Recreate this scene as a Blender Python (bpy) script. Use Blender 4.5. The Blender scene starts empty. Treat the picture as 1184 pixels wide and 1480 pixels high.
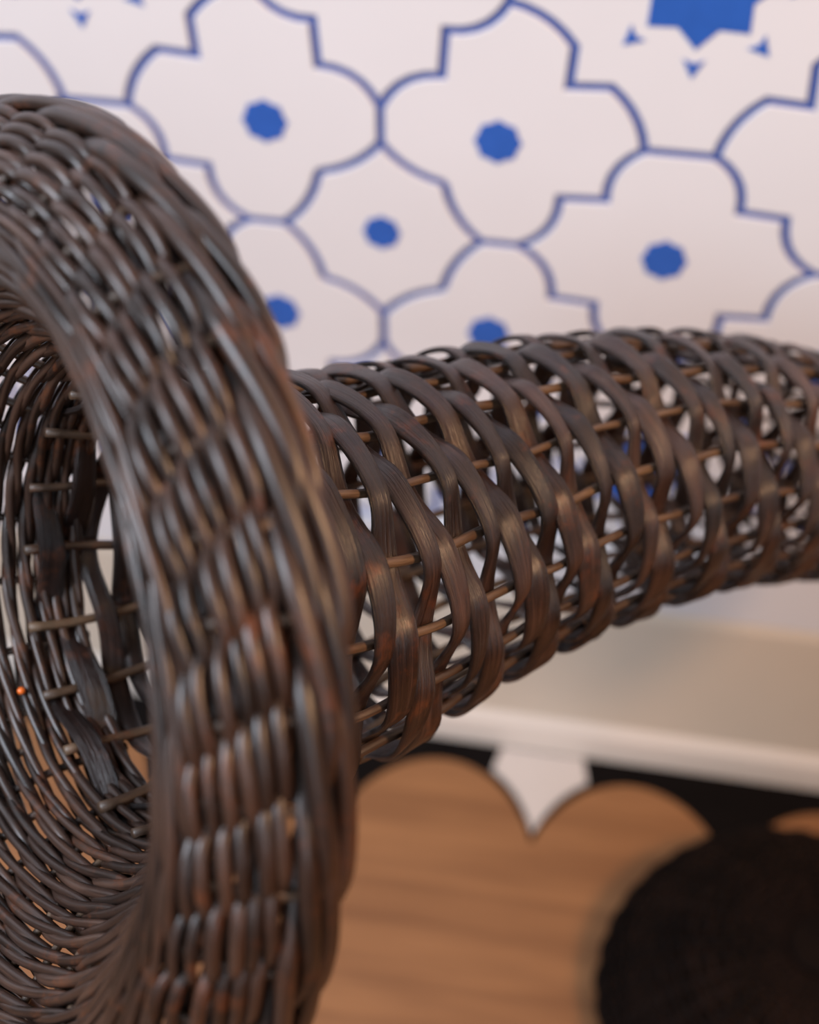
import bpy, bmesh, math, random
import numpy as np
from mathutils import Matrix, Vector

random.seed(7)
rng = np.random.default_rng(7)
scene = bpy.context.scene
COL = scene.collection
PI = math.pi

# ------------------------------------------------------------------ camera
CAM_H = 1.057                     # metres above the floor
WALL_Y = 0.785                    # tiled wall in front of the camera
PITCH, YAW = math.radians(44.5), math.radians(10.0)
fh = np.array([-math.sin(YAW), math.cos(YAW), 0.0])
CF = math.cos(PITCH) * fh - math.sin(PITCH) * np.array([0, 0, 1.0])   # forward
CR = np.array([math.cos(YAW), math.sin(YAW), 0.0])                    # right
CU = np.cross(CR, CF)                                                 # up
CO = np.array([0, 0, CAM_H])
cd = bpy.data.cameras.new('camera')
cam = bpy.data.objects.new('camera', cd)
COL.objects.link(cam)
M = Matrix(((CR[0], CU[0], -CF[0], CO[0]), (CR[1], CU[1], -CF[1], CO[1]), (CR[2], CU[2], -CF[2], CO[2]), (0, 0, 0, 1)))
cam.matrix_world = M
cd.sensor_fit = 'VERTICAL'
cd.sensor_height = 36.0
cd.sensor_width = 36.0
cd.lens = 50.0
cd.clip_start = 0.02
cd.dof.use_dof = True
cd.dof.focus_distance = 0.505
cd.dof.aperture_fstop = 5.0
scene.camera = cam


def rig(p):
    """horn measurements (right, down, depth from the viewpoint it was measured at) -> world metres"""
    p = np.asarray(p, float)
    return CO + p[..., 0:1] * CR - p[..., 1:2] * CU + p[..., 2:3] * CF


# ------------------------------------------------------------------ light
scene.view_settings.view_transform = 'Standard'
scene.view_settings.look = 'None'
scene.view_settings.exposure = 0.0
scene.view_settings.gamma = 1.0
scene.view_settings.use_curve_mapping = False
w = bpy.data.worlds.new('room_ambient')
scene.world = w
w.use_nodes = True
w.node_tree.nodes['Background'].inputs['Color'].default_value = (1.0, 0.88, 0.78, 1)
w.node_tree.nodes['Background'].inputs['Strength'].default_value = 0.12


def area(name, loc, target, size, power, color):
    l = bpy.data.lights.new(name, 'AREA')
    l.shape = 'RECTANGLE'
    l.size, l.size_y = size
    l.energy = power
    l.color = color
    o = bpy.data.objects.new(name, l)
    COL.objects.link(o)
    o.location = loc
    d = Vector(target) - Vector(loc)
    o.rotation_euler = d.to_track_quat('-Z', 'Y').to_euler()
    return o


area('window_daylight', (-1.5, -0.7, 2.1), (-0.1, 0.5, 0.7), (1.0, 1.2), 80, (0.80, 0.88, 1.0))
area('rear_window_daylight', (0.8, -1.9, 1.8), (0.0, 0.5, 0.6), (0.9, 1.2), 15, (0.78, 0.87, 1.0))
area('wall_lamp', (1.35, -0.15, 1.95), (0.25, 0.6, 0.45), (0.35, 0.35), 37, (1.0, 0.60, 0.34))




# ------------------------------------------------------------------ materials
def new_mat(name):
    m = bpy.data.materials.new(name)
    m.use_nodes = True
    nt = m.node_tree
    b = nt.nodes['Principled BSDF']
    return m, nt, b


def plain(name, color, rough=0.5, noise=0.0, scale=40.0, spec=0.5):
    m, nt, b = new_mat(name)
    b.inputs['Roughness'].default_value = rough
    b.inputs['Specular IOR Level'].default_value = spec
    tc = nt.nodes.new('ShaderNodeTexCoord')
    nz = nt.nodes.new('ShaderNodeTexNoise')
    nz.inputs['Scale'].default_value = scale
    nz.inputs['Detail'].default_value = 4
    nt.links.new(tc.outputs['Object'], nz.inputs['Vector'])
    r = nt.nodes.new('ShaderNodeValToRGB')
    r.color_ramp.elements[0].position = 0.3
    r.color_ramp.elements[1].position = 0.7
    r.color_ramp.elements[0].color = tuple(c * (1 - noise) for c in color) + (1,)
    r.color_ramp.elements[1].color = tuple(min(1, c * (1 + noise)) for c in color) + (1,)
    nt.links.new(nz.outputs['Fac'], r.inputs['Fac'])
    nt.links.new(r.outputs['Color'], b.inputs['Base Color'])
    return m


def reed(name, dark, mid, light, rough=0.4, along=60.0, across=9.0, bump=0.25, coat=0.2, spec=0.5, rub=0.7):
    """stained willow or flat cane: grain runs along the strand (uv x = metres of length, uv y = turn around it)"""
    m, nt, b = new_mat(name)
    N, L = nt.nodes, nt.links
    uv = N.new('ShaderNodeUVMap')
    oi = N.new('ShaderNodeObjectInfo')
    mp = N.new('ShaderNodeMapping')
    mp.inputs['Scale'].default_value = (along, across * 6, 1)
    L.new(uv.outputs['UV'], mp.inputs['Vector'])
    off = N.new('ShaderNodeMath'); off.operation = 'MULTIPLY'; off.inputs[1].default_value = 37.0
    L.new(oi.outputs['Random'], off.inputs[0])
    cx = N.new('ShaderNodeCombineXYZ')
    L.new(off.outputs[0], cx.inputs['X']); L.new(off.outputs[0], cx.inputs['Z'])
    L.new(cx.outputs[0], mp.inputs['Location'])
    grain = N.new('ShaderNodeTexNoise')
    grain.inputs['Scale'].default_value = 1.0
    grain.inputs['Detail'].default_value = 5
    grain.inputs['Roughness'].default_value = 0.65
    L.new(mp.outputs[0], grain.inputs['Vector'])
    tc = N.new('ShaderNodeTexCoord')
    blot = N.new('ShaderNodeTexNoise')
    blot.inputs['Scale'].default_value = 22.0
    blot.inputs['Detail'].default_value = 5
    L.new(tc.outputs['Object'], blot.inputs['Vector'])
    mix = N.new('ShaderNodeMath'); mix.operation = 'MULTIPLY_ADD'
    mix.inputs[1].default_value = 0.55
    L.new(grain.outputs['Fac'], mix.inputs[0])
    half = N.new('ShaderNodeMath'); half.operation = 'MULTIPLY_ADD'; half.inputs[1].default_value = 0.55
    L.new(blot.outputs['Fac'], half.inputs[0])
    rr = N.new('ShaderNodeMath'); rr.operation = 'MULTIPLY_ADD'; rr.inputs[1].default_value = 0.22; rr.inputs[2].default_value = -0.16
    L.new(oi.outputs['Random'], rr.inputs[0])
    L.new(rr.outputs[0], half.inputs[2])
    L.new(half.outputs[0], mix.inputs[2])
    ramp = N.new('ShaderNodeValToRGB')
    e = ramp.color_ramp.elements
    e[0].position = 0.34; e[0].color = dark + (1,)
    e[1].position = 0.74; e[1].color = light + (1,)
    k = ramp.color_ramp.elements.new(0.53); k.color = mid + (1,)
    L.new(mix.outputs[0], ramp.inputs['Fac'])
    # worn stain: rubbed orange-brown flecks
    wear = N.new('ShaderNodeTexNoise')
    wear.inputs['Scale'].default_value = 48.0
    wear.inputs['Detail'].default_value = 8
    wear.inputs['Roughness'].default_value = 0.75
    L.new(tc.outputs['Object'], wear.inputs['Vector'])
    wr = N.new('ShaderNodeValToRGB')
    wr.color_ramp.elements[0].position = 0.55
    wr.color_ramp.elements[1].position = 0.70
    L.new(wear.outputs['Fac'], wr.inputs['Fac'])
    wm = N.new('ShaderNodeMath'); wm.operation = 'MULTIPLY'; wm.inputs[1].default_value = rub
    L.new(wr.outputs['Color'], wm.inputs[0])
    mc = N.new('ShaderNodeMixRGB')
    mc.inputs['Color2'].default_value = (0.15, 0.043, 0.014, 1)
    L.new(wm.outputs[0], mc.inputs['Fac'])
    L.new(ramp.outputs['Color'], mc.inputs['Color1'])
    L.new(mc.outputs[0], b.inputs['Base Color'])
    rg = N.new('ShaderNodeMapRange')
    rg.inputs['To Min'].default_value = rough - 0.12
    rg.inputs['To Max'].default_value = rough + 0.16
    L.new(grain.outputs['Fac'], rg.inputs['Value'])
    L.new(rg.outputs[0], b.inputs['Roughness'])
    b.inputs['Specular IOR Level'].default_value = spec
    b.inputs['Coat Weight'].default_value = coat
    b.inputs['Coat Roughness'].default_value = 0.35
    bp = N.new('ShaderNodeBump')
    bp.inputs['Strength'].default_value = bump
    bp.inputs['Distance'].default_value = 0.0012
    L.new(grain.outputs['Fac'], bp.inputs['Height'])
    L.new(bp.outputs[0], b.inputs['Normal'])
    return m


MAT = {}
MAT['cane'] = reed('dark_flat_cane', (0.006, 0.003, 0.0028), (0.024, 0.011, 0.0085), (0.088, 0.045, 0.033), rough=0.31, along=22, across=7, bump=0.9)
MAT['willow'] = reed('dark_round_willow', (0.012, 0.006, 0.004), (0.036, 0.017, 0.011), (0.085, 0.043, 0.028), rough=0.36, along=40, across=2, bump=0.15)
MAT['stake'] = reed('brown_stake', (0.035, 0.018, 0.011), (0.085, 0.048, 0.028), (0.19, 0.115, 0.065), rough=0.45, along=60, across=2, bump=0.3)
MAT['black_cane'] = reed('near_black_cane', (0.003, 0.002, 0.002), (0.008, 0.0045, 0.0035), (0.016, 0.008, 0.006), rough=0.7, along=30, across=3, bump=0.2, coat=0.0, spec=0.07, rub=0.0)
MAT['tile'] = plain('white_tile_glaze', (0.715, 0.70, 0.72), 0.42, 0.012, 12)
MAT['blue'] = plain('cobalt_glaze', (0.022, 0.105, 0.44), 0.45, 0.06, 60)
MAT['line'] = plain('blue_joint', (0.055, 0.10, 0.33), 0.7, 0.06, 60)
MAT['wall'] = plain('white_plaster', (0.78, 0.74, 0.72), 0.8, 0.01, 20)
MAT['skirt'] = plain('greige_skirting_paint', (0.64, 0.55, 0.45), 0.45, 0.015, 15)
MAT['shoe'] = plain('white_shoe_moulding_paint', (0.68, 0.61, 0.55), 0.45, 0.015, 15)
MAT['blacktile'] = plain('black_floor_tile', (0.004, 0.003, 0.003), 0.6, 0.2, 50, 0.06)
MAT['whitetile'] = plain('white_floor_tile', (0.50, 0.46, 0.44), 0.4, 0.02, 30)


def wood_mat():
    m, nt, b = new_mat('oak_floor')
    N, L = nt.nodes, nt.links
    tc = N.new('ShaderNodeTexCoord')
    mp = N.new('ShaderNodeMapping')
    mp.inputs['Scale'].default_value = (3.0, 42.0, 10.0)
    mp.inputs['Rotation'].default_value = (0, 0, math.radians(-4))
    L.new(tc.outputs['Object'], mp.inputs['Vector'])
    n1 = N.new('ShaderNodeTexNoise')
    n1.inputs['Scale'].default_value = 1.0
    n1.inputs['Detail'].default_value = 6
    n1.inputs['Distortion'].default_value = 0.6
    L.new(mp.outputs[0], n1.inputs['Vector'])
    mp2 = N.new('ShaderNodeMapping')
    mp2.inputs['Scale'].default_value = (14.0, 300.0, 10.0)
    L.new(tc.outputs['Object'], mp2.inputs['Vector'])
    n2 = N.new('ShaderNodeTexNoise')
    n2.inputs['Scale'].default_value = 1.0
    n2.inputs['Detail'].default_value = 3
    L.new(mp2.outputs[0], n2.inputs['Vector'])
    mx = N.new('ShaderNodeMath'); mx.operation = 'MULTIPLY_ADD'; mx.inputs[1].default_value = 0.3
    L.new(n2.outputs['Fac'], mx.inputs[0])
    s = N.new('ShaderNodeMath'); s.operation = 'MULTIPLY'; s.inputs[1].default_value = 0.7
    L.new(n1.outputs['Fac'], s.inputs[0]); L.new(s.outputs[0], mx.inputs[2])
    r = N.new('ShaderNodeValToRGB')
    e = r.color_ramp.elements
    e[0].position = 0.30; e[0].color = (0.135, 0.052, 0.016, 1)
    e[1].position = 0.68; e[1].color = (0.275, 0.125, 0.047, 1)
    L.new(mx.outputs[0], r.inputs['Fac'])
    L.new(r.outputs['Color'], b.inputs['Base Color'])
    b.inputs['Roughness'].default_value = 0.5
    return m


MAT['wood'] = wood_mat()


# ------------------------------------------------------------------ object helpers
def link(name, me, parent=None, mat=None):
    if mat is not None and not me.materials:
        me.materials.append(MAT[mat])
    o = bpy.data.objects.new(name, me)
    COL.objects.link(o)
    if parent is not None:
        o.parent = parent
    return o


def empty(name, loc=(0, 0, 0), parent=None):
    o = bpy.data.objects.new(name, None)
    o.empty_display_size = 0.02
    COL.objects.link(o)
    o.location = loc
    if parent is not None:
        o.parent = parent
    return o


def tag(o, label, cat, group=None, kind=None):
    o['label'] = label
    o['category'] = cat
    if group:
        o['group'] = group
    if kind:
        o['kind'] = kind


def prism(name, poly, z0, z1, bevel=0.0):
    """polygon (list of xy) extruded z0..z1, with an optional chamfer round the top edge"""
    poly = list(poly)
    a = sum(poly[i][0] * poly[(i + 1) % len(poly)][1] - poly[(i + 1) % len(poly)][0] * poly[i][1] for i in range(len(poly)))
    if a < 0:
        poly = poly[::-1]
    me = bpy.data.meshes.new(name)
    n = len(poly)
    if bevel > 0:
        top = inset(poly, bevel)
        V = [(x, y, z0) for x, y in poly] + [(x, y, z1 - bevel) for x, y in poly] + [(x, y, z1) for x, y in top]
        rings = 3
    else:
        V = [(x, y, z0) for x, y in poly] + [(x, y, z1) for x, y in poly]
        rings = 2
    F = [tuple(range(n))[::-1], tuple(range((rings - 1) * n, rings * n))]
    for r in range(rings - 1):
        for i in range(n):
            j = (i + 1) % n
            F.append((r * n + i, r * n + j, (r + 1) * n + j, (r + 1) * n + i))
    me.from_pydata(V, [], F)
    me.update()
    return me


def inset(poly, d):
    """shrink a counter-clockwise polygon by d with limited mitres"""
    out = []
    n = len(poly)
    for i in range(n):
        p0, p1, p2 = (np.array(poly[(i + k) % n], float) for k in (-1, 0, 1))
        e1 = p1 - p0; e2 = p2 - p1
        e1 /= np.linalg.norm(e1) + 1e-12; e2 /= np.linalg.norm(e2) + 1e-12
        n1 = np.array([-e1[1], e1[0]]); n2 = np.array([-e2[1], e2[0]])
        b = n1 + n2
        l = np.linalg.norm(b)
        b = b / l if l > 1e-6 else n1
        m = d / max(0.45, float(b @ n1))
        out.append(tuple(p1 + b * m))
    return out


def ccw(poly):
    a = sum(poly[i][0] * poly[(i + 1) % len(poly)][1] - poly[(i + 1) % len(poly)][0] * poly[i][1] for i in range(len(poly)))
    return list(poly) if a > 0 else list(poly)[::-1]


def box_mesh(name, x0, x1, y0, y1, z0, z1):
    return prism(name, [(x0, y0), (x1, y0), (x1, y1), (x0, y1)], z0, z1)


# ------------------------------------------------------------------ the wall of patterned tiles
wall = link('wall_back', box_mesh('wall_back', -2.5, 2.5, WALL_Y + 0.006, WALL_Y + 0.12, -0.05, 2.6), None, 'wall')
wall['kind'] = 'structure'
wall['label'] = 'white wall faced with blue outlined star and quatrefoil tiles'

PER = 0.372                       # pattern period
SX, SZ = 0.0285, 0.714            # centre of one star
TILE_BOTTOM = 0.262


def arc(p, q, bulge, n=6):
    """curve from p to q bulging to the left of p->q by bulge * length"""
    p = np.array(p, float); q = np.array(q, float)
    d = q - p
    nrm = np.array([-d[1], d[0]])
    return [tuple(p + d * t + nrm * bulge * 4 * t * (1 - t)) for t in np.linspace(0, 1, n)]


# junctions in units of the period, origin on a star; a = right, b = down
J1, J1s = (0.058, 0.293), (0.293, 0.058)
J2, J3 = (0.256, 0.5), (0.322, 0.5)
J2s, J3s = (0.5, 0.256), (0.5, 0.322)


def rev(l):
    return list(l)[::-1]


# star side: lobe, square shoulder, lobe (symmetric about the diagonal)
_h = arc(J1, (0.122, 0.186), -0.10) + [(0.190, 0.190)]
E_SB = _h + [(b, a) for a, b in rev(_h)][1:]
E_DB = arc(J1, (0.112, 0.392), -0.16) + arc((0.190, 0.397), J2, 0.16)
E_DBs = [(b, a) for a, b in E_DB]
_c = arc(J3, (0.388, 0.394), 0.09) + [(0.391, 0.391)]
E_BC = _c + [(b, a) for a, b in rev(_c)][1:]


def sym(pts, fa, fb, oa=0.0, ob=0.0):
    return [(oa + fa * a, ob + fb * b) for a, b in pts]


# quarter outlines -> closed polygons
T_B = E_SB + E_DBs[1:] + [J3s] + rev(E_BC)[1:] + [J2] + rev(E_DB)[1:-1]
q = E_SB                                        # star: from J1 (bottom) to J1s (right)
T_S = []
for (fa, fb, r) in ((1, 1, 0), (1, -1, 1), (-1, -1, 0), (-1, 1, 1)):
    s_ = sym(q, fa, fb)
    T_S += rev(s_) if r else s_
T_S = T_S
T_D = []                                        # tile centred on (0, .5)
for (fa, fb, r) in ((1, 1, 0), (1, -1, 1), (-1, -1, 0), (-1, 1, 1)):
    s_ = [(fa * a, 0.5 - fb * (0.5 - b)) for a, b in E_DB]
    T_D += rev(s_) if r else s_
T_C = []                                        # tile centred on (.5, .5)
for (fa, fb, r) in ((1, 1, 0), (-1, 1, 1), (-1, -1, 0), (1, -1, 1)):
    s_ = [(0.5 - fa * (0.5 - a), 0.5 - fb * (0.5 - b)) for a, b in E_BC]
    T_C += rev(s_) if r else s_


def dedupe(poly):
    out = []
    for p in poly:
        if not out or math.hypot(p[0] - out[-1][0], p[1] - out[-1][1]) > 1e-4:
            out.append(p)
    if math.hypot(out[0][0] - out[-1][0], out[0][1] - out[-1][1]) < 1e-4:
        out.pop()
    return out


T_B, T_S, T_D, T_C = map(dedupe, (T_B, T_S, T_D, T_C))
LINE = 0.0058                     # joint width
DEEP = 0.0008


def tile_mesh(name, poly, centre):
    pts = [((a - centre[0]) * PER, -(b - centre[1]) * PER) for a, b in poly]
    pts = inset(ccw(pts), LINE / 2)
    me = prism(name, pts, 0.0, DEEP + 0.0012, 0.0004)
    me.materials.append(MAT['tile'])
    return me


def disc_pts(r, n=16, squash=0.06):
    return [(r * (1 + squash * math.cos(8 * (2 * PI * i / n))) * math.cos(2 * PI * i / n), r * (1 + squash * math.cos(8 * (2 * PI * i / n))) * math.sin(2 * PI * i / n)) for i in range(n)]


ME_B = tile_mesh('tile_lantern', T_B, (0.3, 0.3))
ME_S = tile_mesh('tile_star', T_S, (0, 0))
ME_D = tile_mesh('tile_cross', T_D, (0, 0.5))
ME_C = tile_mesh('tile_quatrefoil', T_C, (0.5, 0.5))
ME_DOT = prism('tile_dot', disc_pts(0.0142), 0.0, 0.0004)
ME_DOT2 = prism('tile_dot_small', disc_pts(0.0122), 0.0, 0.0004)
star = []
for i in range(16):
    r = (0.111 if i % 2 == 0 else 0.083) * PER
    star.append((r * math.cos(i * PI / 8), r * math.sin(i * PI / 8)))
ME_STAR = prism('blue_star', star, 0.0, 0.0004)
dart = [(0.0, -0.0075), (0.0065, 0.0045), (0.0, 0.0020), (-0.0065, 0.0045)]
ME_DART = prism('blue_dart', dart, 0.0, 0.0004)
for m_ in (ME_DOT, ME_DOT2, ME_STAR, ME_DART):
    m_.materials.append(MAT['blue'])

ROT_WALL = Matrix.Rotation(PI / 2, 4, 'X')       # local xy -> wall plane, local +z -> towards the room
FACE_Y = WALL_Y + 0.0045
field_x0, field_x1 = SX - 3.0 * PER, SX + 3.0 * PER
field_z0, field_z1 = TILE_BOTTOM, SZ + 2.5 * PER
bed = link('joint_bed', box_mesh('joint_bed', field_x0, field_x1, FACE_Y, WALL_Y + 0.007, 0.10, field_z1), wall, 'line')
bed['label'] = 'recessed blue joints between the wall tiles'


def put_tile(me, a, b, kind, flip=None):
    x = SX + a * PER; z = SZ - b * PER
    if x < field_x0 - 0.01 or x > field_x1 + 0.01 or z < field_z0 - 0.085 or z > field_z1:
        return None
    o = link('tile', me, wall)
    m = Matrix.Translation((x, FACE_Y, z)) @ ROT_WALL
    if flip:
        m = m @ Matrix.Rotation(flip, 4, 'Z')
    o.matrix_world = m
    return o


def put_mark(name, me, tile, dx=0.0, dy=0.0, rot=0.0):
    o = link(name, me, tile)
    o.matrix_local = Matrix.Translation((dx, dy, DEEP + 0.0012)) @ Matrix.Rotation(rot, 4, 'Z')
    return o


for i in range(-3, 4):
    for j in range(-3, 3):
        t = put_tile(ME_S, i, j, 'S')
        if t:
            put_mark('star', ME_STAR, t)
            for k in range(8):
                an = k * PI / 4
                rr = 0.139 * PER
                put_mark('dart', ME_DART, t, rr * math.cos(an), rr * math.sin(an), an + PI / 2)
        for (a, b, fl) in ((0, 0.5, 0), (0.5, 0, PI / 2)):
            t = put_tile(ME_D, i + a, j + b, 'D', fl)
            if t:
                put_mark('dot', ME_DOT, t)
        t = put_tile(ME_C, i + 0.5, j + 0.5, 'C')
        if t:
            put_mark('dot', ME_DOT2, t)
        for (a, b, fl) in ((0.3, 0.3, 0), (0.7, 0.3, -PI / 2), (0.7, 0.7, PI), (0.3, 0.7, PI / 2)):
            t = put_tile(ME_B, i + a, j + b, 'B', fl)
            if t:
                put_mark('dot', ME_DOT, t)

# plain strip that closes the tile field above the skirting, skirting board and shoe moulding
strip = link('trim_1', box_mesh('trim_1', -2.5, 2.5, WALL_Y - 0.001, WALL_Y + 0.02, 0.196, TILE_BOTTOM), None, 'tile')
strip['kind'] = 'structure'
strip['label'] = 'plain white border strip between patterned tiles and skirting'


def extrude_x(name, prof, x0, x1):
    """profile of (y, z) swept along x"""
    n = len(prof)
    V = [(x0, y, z) for y, z in prof] + [(x1, y, z) for y, z in prof]
    F = [tuple(range(n)), tuple(range(2 * n - 1, n - 1, -1))]
    for i in range(n):
        j = (i + 1) % n
        F.append((i, i + n, j + n, j))
    me = bpy.data.meshes.new(name)
    me.from_pydata(V, [], F)
    me.update()
    return me


WY = WALL_Y
sk = link('baseboard_back', extrude_x('baseboard_back', [(WY + 0.02, 0.0), (WY - 0.003, 0.0), (WY - 0.003, 0.186), (WY - 0.001, 0.195), (WY + 0.02, 0.197)], -2.5, 2.5), None, 'skirt')
sk['kind'] = 'structure'
sk['label'] = 'plain greige skirting board under the tiled wall'
sh = link('trim_2', extrude_x('trim_2', [(WY, 0.0), (WY - 0.010, 0.0), (WY - 0.010, 0.018), (WY - 0.0085, 0.032), (WY - 0.0035, 0.042), (WY, 0.043)], -2.5, 2.5), None, 'shoe')
sh['kind'] = 'structure'
sh['label'] = 'pale shoe moulding at the foot of the skirting'

# ------------------------------------------------------------------ the floor: wood with a scalloped edge, black border tiles, one white tile
BP = 0.1690                        # scallop period
NX = -0.014                        # x of the notch that holds the white tile
YTOP, YNOTCH = 0.752, 0.678


def scallop(x):
    u = ((x - NX) / BP) % 1.0      # 0 at notch, .5 at bump top
    c = abs(u - 0.5) * 2           # 0 top, 1 notch
    k = math.sqrt(1 - 0.9 ** 2)
    return YNOTCH + (YTOP - YNOTCH) * (math.sqrt(1 - (0.9 * c) ** 2) - k) / (1 - k)


xs = np.linspace(NX - 8 * BP, NX + 8 * BP, 16 * 28 + 1)
edge = [(float(x), scallop(float(x))) for x in xs]
base = link('floor', box_mesh('floor', -2.5, 2.5, -2.2, WALL_Y + 0.02, -0.05, -0.004), None, 'blacktile')
base['kind'] = 'structure'
base['label'] = 'dark floor bed under the wood and border tiles'
wood = link('wood_flooring', prism('wood_flooring', [(xs[-1], -2.2)] + rev(edge) + [(xs[0], -2.2)], -0.004, 0.0), base, 'wood')
wood['label'] = 'honey brown wood flooring with scalloped edge'
for k in range(-6, 6):
    x0 = NX + (k - 0.5) * BP; x1 = NX + (k + 0.5) * BP
    ee = [(float(x), scallop(float(x)) + 0.0015) for x in np.linspace(x0 + 0.0008, x1 - 0.0008, 31)]
    poly = ee + [(x1 - 0.0008, WALL_Y), (x0 + 0.0008, WALL_Y)]
    if k == 0:
        mid = [p for p in ee if abs(p[0] - NX) < 0.046]
        white = [(NX + (p[0] - NX) * 0.95, p[1] + 0.006 + 0.003 * (1 - abs(p[0] - NX) / 0.046)) for p in mid]
        white += [(NX + 0.037, WALL_Y - 0.012), (NX - 0.037, WALL_Y - 0.012)]
        o = link('white_border_tile', prism('white_border_tile', white, -0.004, 0.0012), base, 'whitetile')
        o['label'] = 'white drop shaped tile set in the black border'
    o = link('black_border_tile', prism('black_border_tile', poly, -0.004, 0.0002 if k else -0.0002), base, 'blacktile')

# ------------------------------------------------------------------ strands
def strand_mesh(name, P, Nn, wid, thk, closed, sec=8, power=2.0, vscale=1.0):
    """tube along points P with surface normals Nn; section wid (across the surface) by thk (along the normal)"""
    P = np.asarray(P, float); Nn = np.asarray(Nn, float)
    n = len(P)
    if closed:
        T = np.roll(P, -1, 0) - np.roll(P, 1, 0)
    else:
        T = np.gradient(P, axis=0)
    T /= np.linalg.norm(T, axis=1)[:, None] + 1e-12
    Nn = Nn - T * (Nn * T).sum(1)[:, None]
    Nn /= np.linalg.norm(Nn, axis=1)[:, None] + 1e-12
    B = np.cross(T, Nn)
    wid = np.broadcast_to(np.asarray(wid, float), (n,)); thk = np.broadcast_to(np.asarray(thk, float), (n,))
    an = 2 * PI * (np.arange(sec) + 0.5) / sec
    ca = np.sign(np.cos(an)) * np.abs(np.cos(an)) ** (2 / power)
    sa = np.sign(np.sin(an)) * np.abs(np.sin(an)) ** (2 / power)
    V = (P[:, None, :] + (wid / 2)[:, None, None] * ca[None, :, None] * B[:, None, :] + (thk / 2)[:, None, None] * sa[None, :, None] * Nn[:, None, :]).reshape(-1, 3)
    m = n if closed else n - 1
    i = np.arange(m)[:, None]; k = np.arange(sec)[None, :]
    i2 = (i + 1) % n; k2 = (k + 1) % sec
    Q = np.stack([i * sec + k, i * sec + k2, i2 * sec + k2, i2 * sec + k], -1).reshape(-1, 4)
    faces = [tuple(int(x) for x in r) for r in Q]
    nq = len(faces)
    if not closed:
        faces.append(tuple(range(sec))[::-1])
        faces.append(tuple(range((n - 1) * sec, n * sec)))
    me = bpy.data.meshes.new(name)
    me.from_pydata(V.tolist(), [], faces)
    seg = np.linalg.norm(np.diff(P, axis=0, append=P[:1]), axis=1)
    L = np.concatenate([[0], np.cumsum(seg)])
    uv = me.uv_layers.new(name='UVMap')
    ui = np.broadcast_to(i, Q.shape[:0] + (m, sec)).reshape(-1)
    ki = np.broadcast_to(k, (m, sec)).reshape(-1)
    U = np.zeros((nq, 4, 2))
    U[:, 0] = np.stack([L[ui], ki / sec], -1); U[:, 1] = np.stack([L[ui], (ki + 1) / sec], -1)
    U[:, 2] = np.stack([L[ui + 1], (ki + 1) / sec], -1); U[:, 3] = np.stack([L[ui + 1], ki / sec], -1)
    full = np.zeros((len(me.loops), 2))
    full[:nq * 4] = U.reshape(-1, 2)
    uv.data.foreach_set('uv', full.astype(np.float32).reshape(-1))
    me.polygons.foreach_set('use_smooth', np.ones(len(me.polygons), bool))
    me.update()
    return me


def catmull(X, Y, q):
    """smooth interpolation of rows Y at knots X"""
    X = np.asarray(X, float); Y = np.asarray(Y, float); q = np.asarray(q, float)
    if Y.ndim == 1:
        return catmull(X, Y[:, None], q)[..., 0]
    D = np.zeros_like(Y)
    D[1:-1] = (Y[2:] - Y[:-2]) / (X[2:] - X[:-2])[:, None]
    D[0] = (Y[1] - Y[0]) / (X[1] - X[0]); D[-1] = (Y[-1] - Y[-2]) / (X[-1] - X[-2])
    i = np.clip(np.searchsorted(X, q) - 1, 0, len(X) - 2)
    h = (X[i + 1] - X[i]); t = ((q - X[i]) / h)[..., None]
    h = h[..., None]
    return ((2 * t**3 - 3 * t**2 + 1) * Y[i] + (t**3 - 2 * t**2 + t) * h * D[i] + (-2 * t**3 + 3 * t**2) * Y[i + 1] + (t**3 - t**2) * h * D[i + 1])


# spine of the horn (right, down, depth), straight through the bowl, then bending
A0 = np.array([0.78, -0.11, 0.62]); A0 /= np.linalg.norm(A0)
P0 = np.array([-0.0491, 0.0272, 0.56])
knots = [(-0.20, P0 - 0.20 * A0), (-0.10, P0 - 0.10 * A0), (0.0, P0), (0.07, (0.0022, 0.0090, 0.6038)), (0.14, (0.0551, -0.0085, 0.6452)), (0.21, (0.1099, -0.0203, 0.6873)),
         (0.28, (0.1633, -0.0259, 0.7323)), (0.35, (0.2162, -0.0242, 0.778)), (0.42, (0.270, -0.0194, 0.8226)), (0.49, (0.318, 0.004, 0.862)), (0.55, (0.345, 0.044, 0.886)), (0.60, (0.352, 0.088, 0.896))]
KS = np.array([k[0] for k in knots]); KP = np.array([k[1] for k in knots])
sS = np.linspace(-0.20, 0.60, 801)
cS = catmull(KS, KP, sS)
aS = np.gradient(cS, axis=0); aS /= np.linalg.norm(aS, axis=1)[:, None]
e1S = np.zeros_like(cS)
e1 = np.array([0, -1.0, 0])
for i in range(len(sS)):
    e1 = e1 - aS[i] * (e1 @ aS[i]); e1 /= np.linalg.norm(e1); e1S[i] = e1
e2S = np.cross(e1S, aS)
if e2S[0][2] > 0:
    e2S = -e2S


def lerp(A, s):
    return np.stack([np.interp(s, sS, A[:, c]) for c in range(3)], -1)


RK = np.array([(-0.20, 0.084), (-0.08, 0.084), (-0.03, 0.079), (0.0, 0.0760), (0.07, 0.0690), (0.14, 0.0650), (0.21, 0.0620), (0.28, 0.0590), (0.35, 0.0565), (0.42, 0.0535), (0.48, 0.046), (0.54, 0.033), (0.585, 0.016), (0.60, 0.010)])


def neckR(s):
    return catmull(RK[:, 0], RK[:, 1], s)


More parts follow.
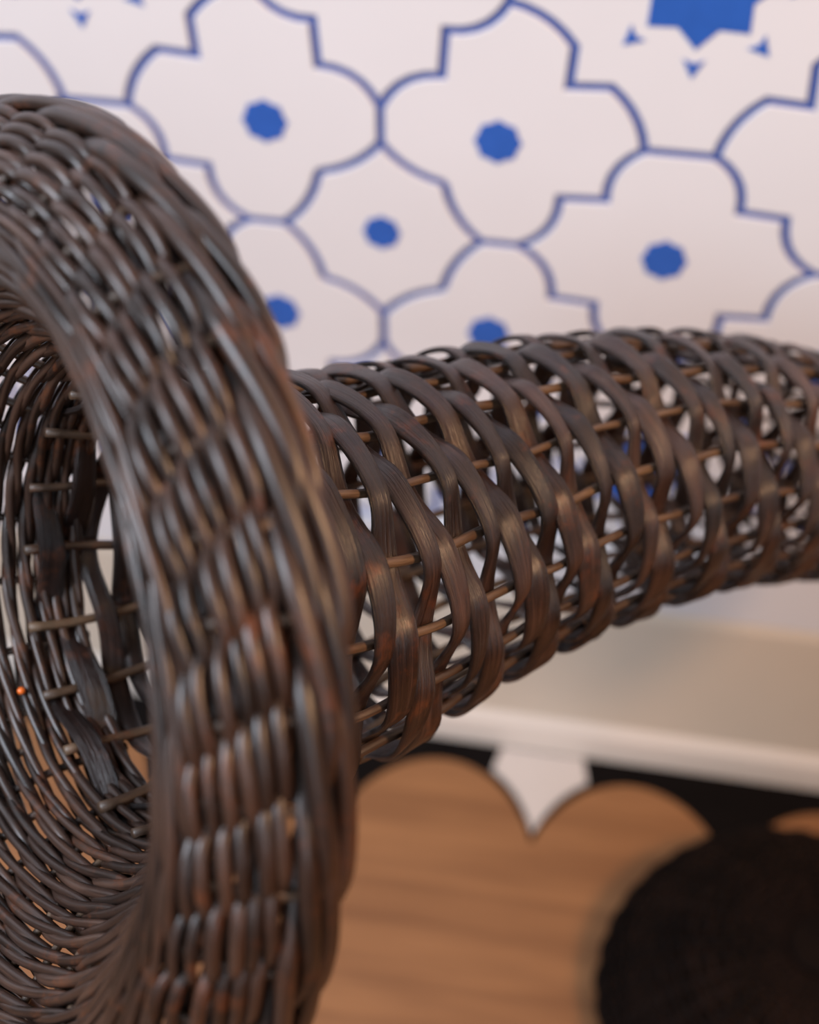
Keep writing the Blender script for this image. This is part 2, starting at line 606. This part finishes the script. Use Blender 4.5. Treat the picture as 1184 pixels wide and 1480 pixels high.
def on_axis(s, r, phi):
    """cylindrical horn coordinates -> world, with the outward radial direction"""
    c = lerp(cS, s); e1_ = lerp(e1S, s); e2_ = lerp(e2S, s)
    d = e1_ * np.cos(phi)[:, None] + e2_ * np.sin(phi)[:, None]
    return rig(c + r[:, None] * d), rig(c + d) - rig(c), rig(c + lerp(aS, s)) - rig(c)


horn_base = rig(np.array([P0]))[0]
horn = empty('wicker_horn')
tag(horn, 'dark brown wicker horn basket with a wide turned back woven rim', 'basket')
neck = empty('neck', parent=horn)
bowl = empty('bowl', parent=horn)
collar = empty('collar', parent=horn)
neck['label'] = 'tapering horn of flat dark cane woven over round stakes'
bowl['label'] = 'dark woven inside of the horn mouth'
collar['label'] = 'turned back rim of round woven willow'

# --- neck: flat cane rings in a two-over, one-under twill on 18 stakes
NS = 18
dphi = 2 * PI / NS
PH0 = math.radians(3)


def smoothwave(x):
    """piecewise cosine through +1,+1,-1 repeating (period 3)"""
    v = np.array([1.0, 1.0, -1.0])
    i = np.floor(x).astype(int); t = x - np.floor(x)
    t = t * t * (3 - 2 * t)
    return v[i % 3] * (1 - t) + v[(i + 1) % 3] * t


spos = []
s_ = -0.064
while s_ < 0.575:
    spos.append(s_)
    s_ += (0.0117 + 0.0026 * min(1, max(0, s_ / 0.22))) if s_ < 0.46 else 0.0105
for k, s0 in enumerate(spos):
    n = NS * 9
    phi = np.linspace(0, 2 * PI, n, endpoint=False)
    x = phi / dphi - k                       # shifts one stake per ring
    wv = smoothwave(x)
    amp = 0.0042 * min(1.0, neckR(np.array([s0]))[0] / 0.05)
    j1, j2, j3 = rng.uniform(0, 2 * PI, 3)
    hump = np.cos(2 * PI * (x - 0.5) / 3)
    slant = np.sin(2 * PI * (x - 0.5) / 3)
    s = s0 + 0.0010 * np.sin(phi + j1) + 0.0009 * np.sin(3 * phi + j2) + 0.0005 * np.sin(7 * phi + j3) + 0.0013 * slant
    r = neckR(s) + np.where(wv > 0, amp, 0.70 * amp) * wv + 0.0012 * hump + 0.0006 * np.sin(5 * phi + j1)
    P, Nn, Ax = on_axis(s, r, phi + PH0)
    lean = 0.22 * slant + 0.12 * np.sin(2 * phi + j2)
    Nn = Nn + Ax * lean[:, None]
    wd = 0.0106 * (1 + 0.10 * np.sin(2 * phi + j3) + 0.06 * rng.normal()) * (1 if s0 < 0.46 else 0.8)
    me = strand_mesh('flat_cane', P, Nn, wd, 0.0024, True, sec=12, power=4.5)
    link('flat_cane', me, neck, 'cane')
for j in range(NS):
    s = np.linspace(-0.072, 0.597, 120)
    j1, j2 = rng.uniform(0, 2 * PI, 2)
    phi = np.full_like(s, j * dphi + PH0) + 0.018 * np.sin(s * 30 + j1) + 0.01 * np.sin(s * 75 + j2)
    # a stake bows slightly out where the cane runs behind it
    r = neckR(s) + 0.0004 * np.sin(s * 170 + j1)
    P, Nn, Ax = on_axis(s, r, phi)
    rad = 0.0041 * (1 + 0.08 * rng.normal()) * np.interp(s, [0.45, 0.6], [1, 0.55])
    link('stake', strand_mesh('stake', P, Nn, rad, rad, False, sec=8), neck, 'stake')

# --- bowl and turned-back collar: profile (s, R) from throat over the lip to the outer edge
PROF = np.array([(-0.046, 0.0850), (-0.075, 0.0920), (-0.102, 0.1090), (-0.119, 0.1250), (-0.128, 0.1360), (-0.1310, 0.1445), (-0.1290, 0.1530), (-0.124, 0.1600), (-0.117, 0.1655), (-0.109, 0.1695), (-0.102, 0.1700), (-0.096, 0.1680)])
tt = np.linspace(0, len(PROF) - 1, 600)
pr = catmull(np.arange(len(PROF)), PROF, tt)
dl = np.concatenate([[0], np.cumsum(np.linalg.norm(np.diff(pr, axis=0), axis=1))])
ULIP = float(np.interp(4.55, tt, dl))
UEND = float(dl[-1])
ptan = np.gradient(pr, axis=0); ptan /= np.linalg.norm(ptan, axis=1)[:, None]


def prof(u):
    s = np.interp(u, dl, pr[:, 0]); R = np.interp(u, dl, pr[:, 1])
    ts = np.interp(u, dl, ptan[:, 0]); tR = np.interp(u, dl, ptan[:, 1])
    return s, R, tR, -ts                      # normal (s, R) points to the horn's outside


def on_bowl(u, off, phi):
    s, R, ns, nR = prof(u)
    s2 = s + off * ns; R2 = R + off * nR
    P, rad, ax = on_axis(s2, R2, phi)
    return P, rad * nR[:, None] + ax * ns[:, None]


NB = 42
db = 2 * PI / NB


def twined_row(u0, parent, dia, amp, axial, ph, per=9, mat='willow', name='willow_rod', sgn=1):
    """two rods that twist round each other and take a stake in every turn"""
    n = NB * per
    phi = np.linspace(0, 2 * PI, n, endpoint=False)
    for q_ in (0, 1):
        j1, j2, j3 = rng.uniform(0, 2 * PI, 3)
        th = PI * phi / db + PI * q_ + ph
        c = np.cos(th); wv = np.sign(c) * np.abs(c) ** 0.7
        u = u0 + axial * np.sin(th) * sgn + 0.0007 * np.sin(2 * phi + j1) + 0.0005 * np.sin(9 * phi + j2)
        off = amp * wv + 0.0004 * np.sin(13 * phi + j3)
        P, Nn = on_bowl(u, off, phi)
        d = dia * (1 + 0.10 * np.sin(3 * phi + j2) + 0.05 * rng.normal())
        link(name, strand_mesh(name, P, Nn, d, d, True, sec=7), parent, mat)


def waled_row(u0, parent, dia, amp, axial, ph, per=9, mat='willow', name='willow_rod', side=1, flat=1.0, stretch=1):
    """three rods, each over two stakes and behind one"""
    n = NB * per
    phi = np.linspace(0, 2 * PI, n, endpoint=False)
    for q_ in range(3):
        j1, j2, j3 = rng.uniform(0, 2 * PI, 3)
        x = (phi / db + ph) / stretch + q_
        wv = smoothwave(x)
        ramp = np.sin(2 * PI * (x - 0.5) / 3)
        u = u0 + axial * ramp + 0.0006 * np.sin(2 * phi + j1) + 0.0005 * np.sin(7 * phi + j2)
        off = side * (amp * wv + 0.0008 * np.cos(2 * PI * (x - 0.5) / 3)) + 0.0004 * np.sin(11 * phi + j3)
        P, Nn = on_bowl(u, off, phi)
        d = dia * (1 + 0.10 * np.sin(3 * phi + j2) + 0.06 * rng.normal())
        link(name, strand_mesh(name, P, Nn, d * flat, d, True, sec=8), parent, mat)


u = 0.004
row = 0
while u < ULIP - 0.0095:                                # inside of the mouth
    waled_row(u, bowl, 0.0040, 0.0028, 0.0012, row * 0.37, per=6, side=-1, stretch=42 / 24)
    u += 0.0064
    row += 1
u = ULIP - 0.006
for r_ in range(4):                                    # long strokes over the lip
    waled_row(u, collar, 0.0036, 0.0028, 0.0016, r_ * 0.8, side=-1, stretch=42 / 24)
    u += 0.0043
UB = UEND - 0.0125
row = 0
while u < UB - 0.002:                                  # tight twined rows
    twined_row(u, collar, 0.0043, 0.0032, 0.0010, 0.42 * row, sgn=-1)
    u += 0.0047
    row += 1
for r_ in range(2):                                    # heavy border
    waled_row(UB + 0.0020 + r_ * 0.0068, collar, 0.0058, 0.0040, 0.0026, r_ * 1.3, side=-1, flat=1.12, stretch=42 / 30)
for j in range(NB):
    par = collar
    us = np.linspace(ULIP - 0.02, UEND, 40)
    j1 = rng.uniform(0, 2 * PI)
    phi = np.full_like(us, j * db) + 0.008 * np.sin(us * 60 + j1)
    P, Nn = on_bowl(us, 0.0 * us, phi)
    link('stake', strand_mesh('stake', P, Nn, 0.0034, 0.0034, False, sec=7), collar, 'stake')
    us = np.linspace(0.0 if j % 2 == 0 else 0.035, ULIP - 0.02, 24)
    phi = np.full_like(us, j * db) + 0.008 * np.sin(us * 60 + j1)
    P, Nn = on_bowl(us, 0.0 * us, phi)
    link('stake', strand_mesh('stake', P, Nn, 0.0034, 0.0034, False, sec=7), bowl, 'stake')

# a tiny glossy orange bead on one rod inside the mouth
MAT['bead_orange'] = plain('orange_gloss', (0.85, 0.16, 0.02), 0.2, 0.05, 200)
bm = bmesh.new()
bmesh.ops.create_uvsphere(bm, u_segments=12, v_segments=8, radius=0.0017)
for v in bm.verts:
    v.co.z *= 0.8
bp_, bn_ = on_bowl(np.array([0.0316]), np.array([-0.0062]), np.array([4.282]))
me = bpy.data.meshes.new('orange_bead')
bm.to_mesh(me)
bm.free()
o = link('orange_bead', me, bowl, 'bead_orange')
o.location = tuple(float(c) for c in bp_[0])
o['label'] = 'tiny orange bead inside the mouth'

# ------------------------------------------------------------------ dark ribbed dome basket on the floor
DX, DY, DR, DH = 0.205, 0.560, 0.152, 0.10
dome = empty('dome_basket', (DX, DY, 0.0))
tag(dome, 'round near black ribbed wicker dome standing on the wood floor by the skirting', 'basket')


def domeprof(t):
    """t 0 at hub .. 1 at the foot -> radius, height"""
    r = DR * np.sin(t * PI / 2) ** 0.92
    z = 0.006 + DH * np.cos(t * PI / 2) ** 1.15
    return r, z


ND = 36
for j in range(ND):
    t = np.linspace(0.07, 1.0, 26)
    r, z = domeprof(t)
    a = 2 * PI * j / ND
    P = np.stack([r * math.cos(a), r * math.sin(a), z], -1)
    Nn = np.stack([np.cos(a) * t, np.sin(a) * t, 1.02 - t], -1)
    link('rib', strand_mesh('rib', P, Nn, np.interp(t, [0, 1], [0.005, 0.011]), 0.004, False, sec=6), dome, 'black_cane')
tr = 0.10
row = 0
while tr < 1.0:
    n = ND * 4
    phi = np.linspace(0, 2 * PI, n, endpoint=False)
    wv = np.cos(PI * phi / (2 * PI / ND) + PI * (row % 2))
    t = np.full(n, tr)
    r, z = domeprof(t)
    r2, z2 = domeprof(np.minimum(t + 0.01, 1.0) if tr < 0.985 else t - 0.01)
    r = r + 0.0028 * wv * tr; z = z + 0.0028 * wv * (1 - tr)
    P = np.stack([r * np.cos(phi), r * np.sin(phi), np.maximum(z, 0.004)], -1)
    Nn = np.stack([np.cos(phi) * tr, np.sin(phi) * tr, np.full(n, 1.02 - tr)], -1)
    link('weaver', strand_mesh('weaver', P, Nn, 0.0062, 0.0035, True, sec=6), dome, 'black_cane')
    tr += 0.0315
    row += 1
link('hub', prism('hub', disc_pts(0.024, 24, 0.0), 0.006 + DH - 0.004, 0.006 + DH + 0.005, 0.002), dome, 'black_cane')
